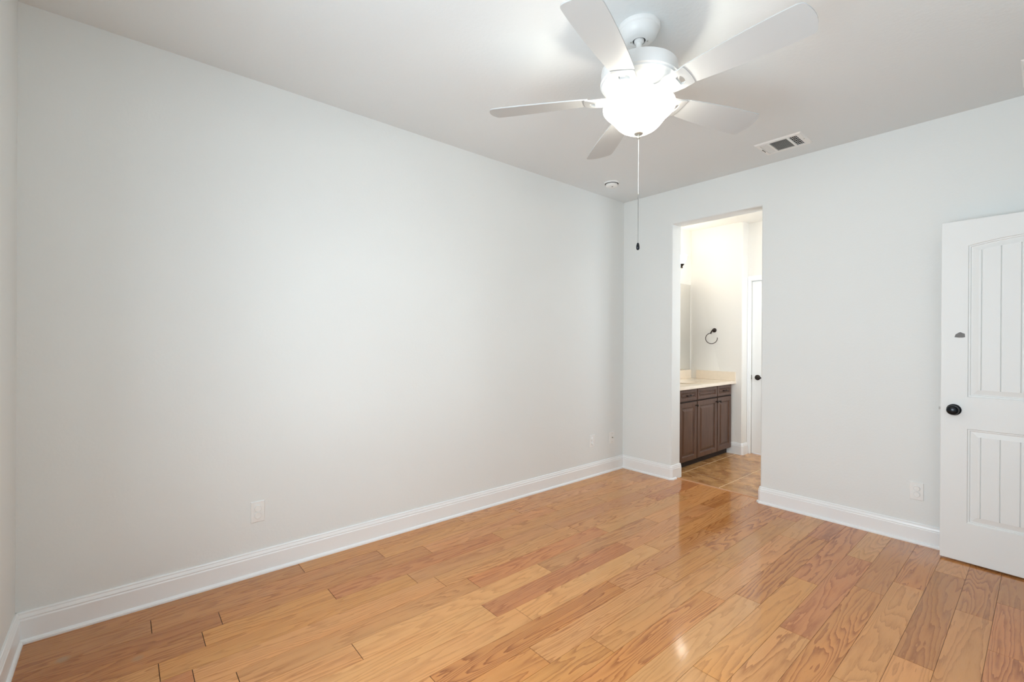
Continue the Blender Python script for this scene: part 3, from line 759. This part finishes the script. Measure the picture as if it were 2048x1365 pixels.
def pull(parent, y, z):
    bm = bmesh.new(); X = CF-0.2; yy = y-0.85
    tube(bm, [(X-0.002, yy-0.040, z), (X+0.018, yy-0.040, z), (X+0.026, yy-0.028, z+0.002), (X+0.029, yy, z+0.004), (X+0.026, yy+0.028, z+0.002), (X+0.018, yy+0.040, z), (X-0.002, yy+0.040, z)], [0.0065, 0.005, 0.0045, 0.005, 0.0045, 0.005, 0.0065], 8)
    o = obj('handle', bm, MBR, parent, True); return o
def knob(parent, y, z):
    bm = bmesh.new(); lathe(bm, [(0.008, -0.001), (0.005, 0.006), (0.005, 0.014), (0.012, 0.019), (0.014, 0.024), (0.010, 0.029), (0.001, 0.031)], (CF-0.2, y-0.85, z), 16, 'x'); return obj('knob', bm, MBR, parent, True)
g = 0.004
cols_ = [(0.303, 0.655), (0.669, 1.106), (1.120, 1.455)]
for i, (a, b) in enumerate(cols_):
    dr = front(a, b, 0.694, 0.812, 'drawer' if i != 1 else 'false_drawer_front', 0.034)
    if i != 1: pull(dr, (a+b)/2, 0.752)
    dd = front(a, b, 0.078, 0.680, 'cabinet_door', 0.055)
    knob(dd, b-0.028 if i < 2 else a+0.028, 0.640)
# countertop with sink cut-out and backsplash
ct = thing('countertop', 'cream vanity countertop with backsplash on the dark cabinet', 'countertop', (0.2, 0.85, 0.822))
SX, SY = 0.215, 0.885
ell = [(SX+0.165*cos(2*pi*i/40), SY+0.215*sin(2*pi*i/40)) for i in range(40)]
bm = slab([rect(BX0+0.001, 0.500, 0.170, 1.499), ell], lambda u, v: (u-0.2, v-0.85, 0.030), (0, 0, -0.030), lambda c, e: abs(c.x-0.300) < 1e-3 and c.z > 0.02, 0.006)
obj('counter_slab', bm, MCT, ct, True)
bm = bmesh.new(); box(bm, -0.180, 0.2975, 0.6290, 0.6492, 0.0301, 0.135, 0.002); obj('backsplash', bm, MCT, ct)
bm = bmesh.new(); box(bm, BX0+0.001-0.2, BX0+0.021-0.2, -0.68, 0.6288, 0.0301, 0.135, 0.002); obj('backsplash', bm, MCT, ct)
bm = bmesh.new()
prev = None
for k, (s, z) in enumerate([(1.0, 0.0), (1.03, 0.0045), (1.0, 0.006), (0.94, 0.002), (0.86, -0.04), (0.70, -0.085), (0.45, -0.115), (0.12, -0.125)]):
    vs = [bm.verts.new((0.165*s*cos(2*pi*i/40), 0.215*s*sin(2*pi*i/40), z+0.0005)) for i in range(40)]
    if prev:
        for i in range(40): bm.faces.new((prev[i], prev[(i+1) % 40], vs[(i+1) % 40], vs[i]))
    prev = vs
bm.faces.new(prev)
sk = obj('sink', bm, MCT, None, True, (SX, SY, 0.852)); tag(sk, 'cream oval sink bowl set into the vanity countertop', 'sink')
# mirror
bm = bmesh.new(); box(bm, 0.0, 0.005, -0.58, 0.58, -0.53, 0.53, 0.001)
mi = obj('mirror', bm, MMIR, None, False, (BX0+0.0005, 0.902, 1.490)); tag(mi, 'frameless wall mirror above the vanity countertop', 'mirror')
# vanity light with three upturned shades
vl = thing('vanity_light', 'lit bathroom wall lamp with glowing shades above the mirror', 'wall lamp', (BX0, 0.81, 2.20))
bm = bmesh.new(); box(bm, 0.0005, 0.022, -0.30, 0.30, -0.035, 0.025, 0.006); obj('backplate', bm, MBR, vl)
for yy in (-0.24, 0.0, 0.24):
    bm = bmesh.new(); tube(bm, [(0.020, yy, -0.005), (0.07, yy, -0.02), (0.115, yy, -0.012), (0.125, yy, 0.012)], 0.007, 10); ar = obj('arm', bm, MBR, vl, True)
    bm = bmesh.new(); lathe(bm, [(0.008, -0.028), (0.014, -0.024), (0.009, -0.014), (0.012, 0.0), (0.024, 0.010), (0.028, 0.022), (0.026, 0.026)], (0.125, yy, 0.0), 20); obj('lamp_cup', bm, MBR, vl, True)
    bm = bmesh.new(); lathe(bm, [(0.020, 0.024), (0.032, 0.032), (0.046, 0.055), (0.052, 0.085), (0.057, 0.110), (0.062, 0.122)], (0.125, yy, 0.0), 28, 'z', False); sh = obj('lamp_shade', bm, MSH, vl, True); sh['label'] = 'glowing glass shade'
# dome lamp added to fill the bathroom (out of sight of the doorway)
cl = thing('bath_fill_light', 'added dome light that fills the bathroom from its ceiling', 'fill light', (1.35, 0.80, 2.70))
bm = bmesh.new(); lathe(bm, [(0.17, -0.0003), (0.17, -0.020), (0.155, -0.026), (0.150, -0.022)], (0, 0, 0), 40); obj('fill_dome_base', bm, MNI, cl, True)
bm = bmesh.new(); lathe(bm, [(0.150, -0.0265), (0.146, -0.045), (0.125, -0.070), (0.085, -0.090), (0.040, -0.099), (0.008, -0.101)], (0, 0, 0), 40); obj('fill_dome', bm, MDOME, cl, True)
# towel ring
tr = thing('towel_ring', 'dark bronze open towel ring on the bathroom wall above the counter', 'towel ring', (0.240, 1.50, 1.447))
bm = bmesh.new(); lathe(bm, [(0.026, -0.0003), (0.026, -0.006), (0.022, -0.012), (0.012, -0.016), (0.010, -0.040), (0.012, -0.044), (0.001, -0.047)], (0, 0, 0), 24, 'y'); obj('wall_mount', bm, MBR, tr, True)
bm = bmesh.new(); tube(bm, [(0.0, -0.036, -0.002), (-0.016, -0.038, -0.010), (-0.026, -0.038, -0.030), (-0.031, -0.038, -0.040)], [0.008, 0.0075, 0.0075, 0.010], 10); obj('hanger_post', bm, MBR, tr, True)
bm = bmesh.new(); pts = []
for i in range(33):
    a = radians(98+i*(270/32)); pts.append((-0.020+0.072*cos(a), -0.038, -0.098+0.064*sin(a)))
tube(bm, pts, 0.0042, 8); obj('ring', bm, MBR, tr, True)
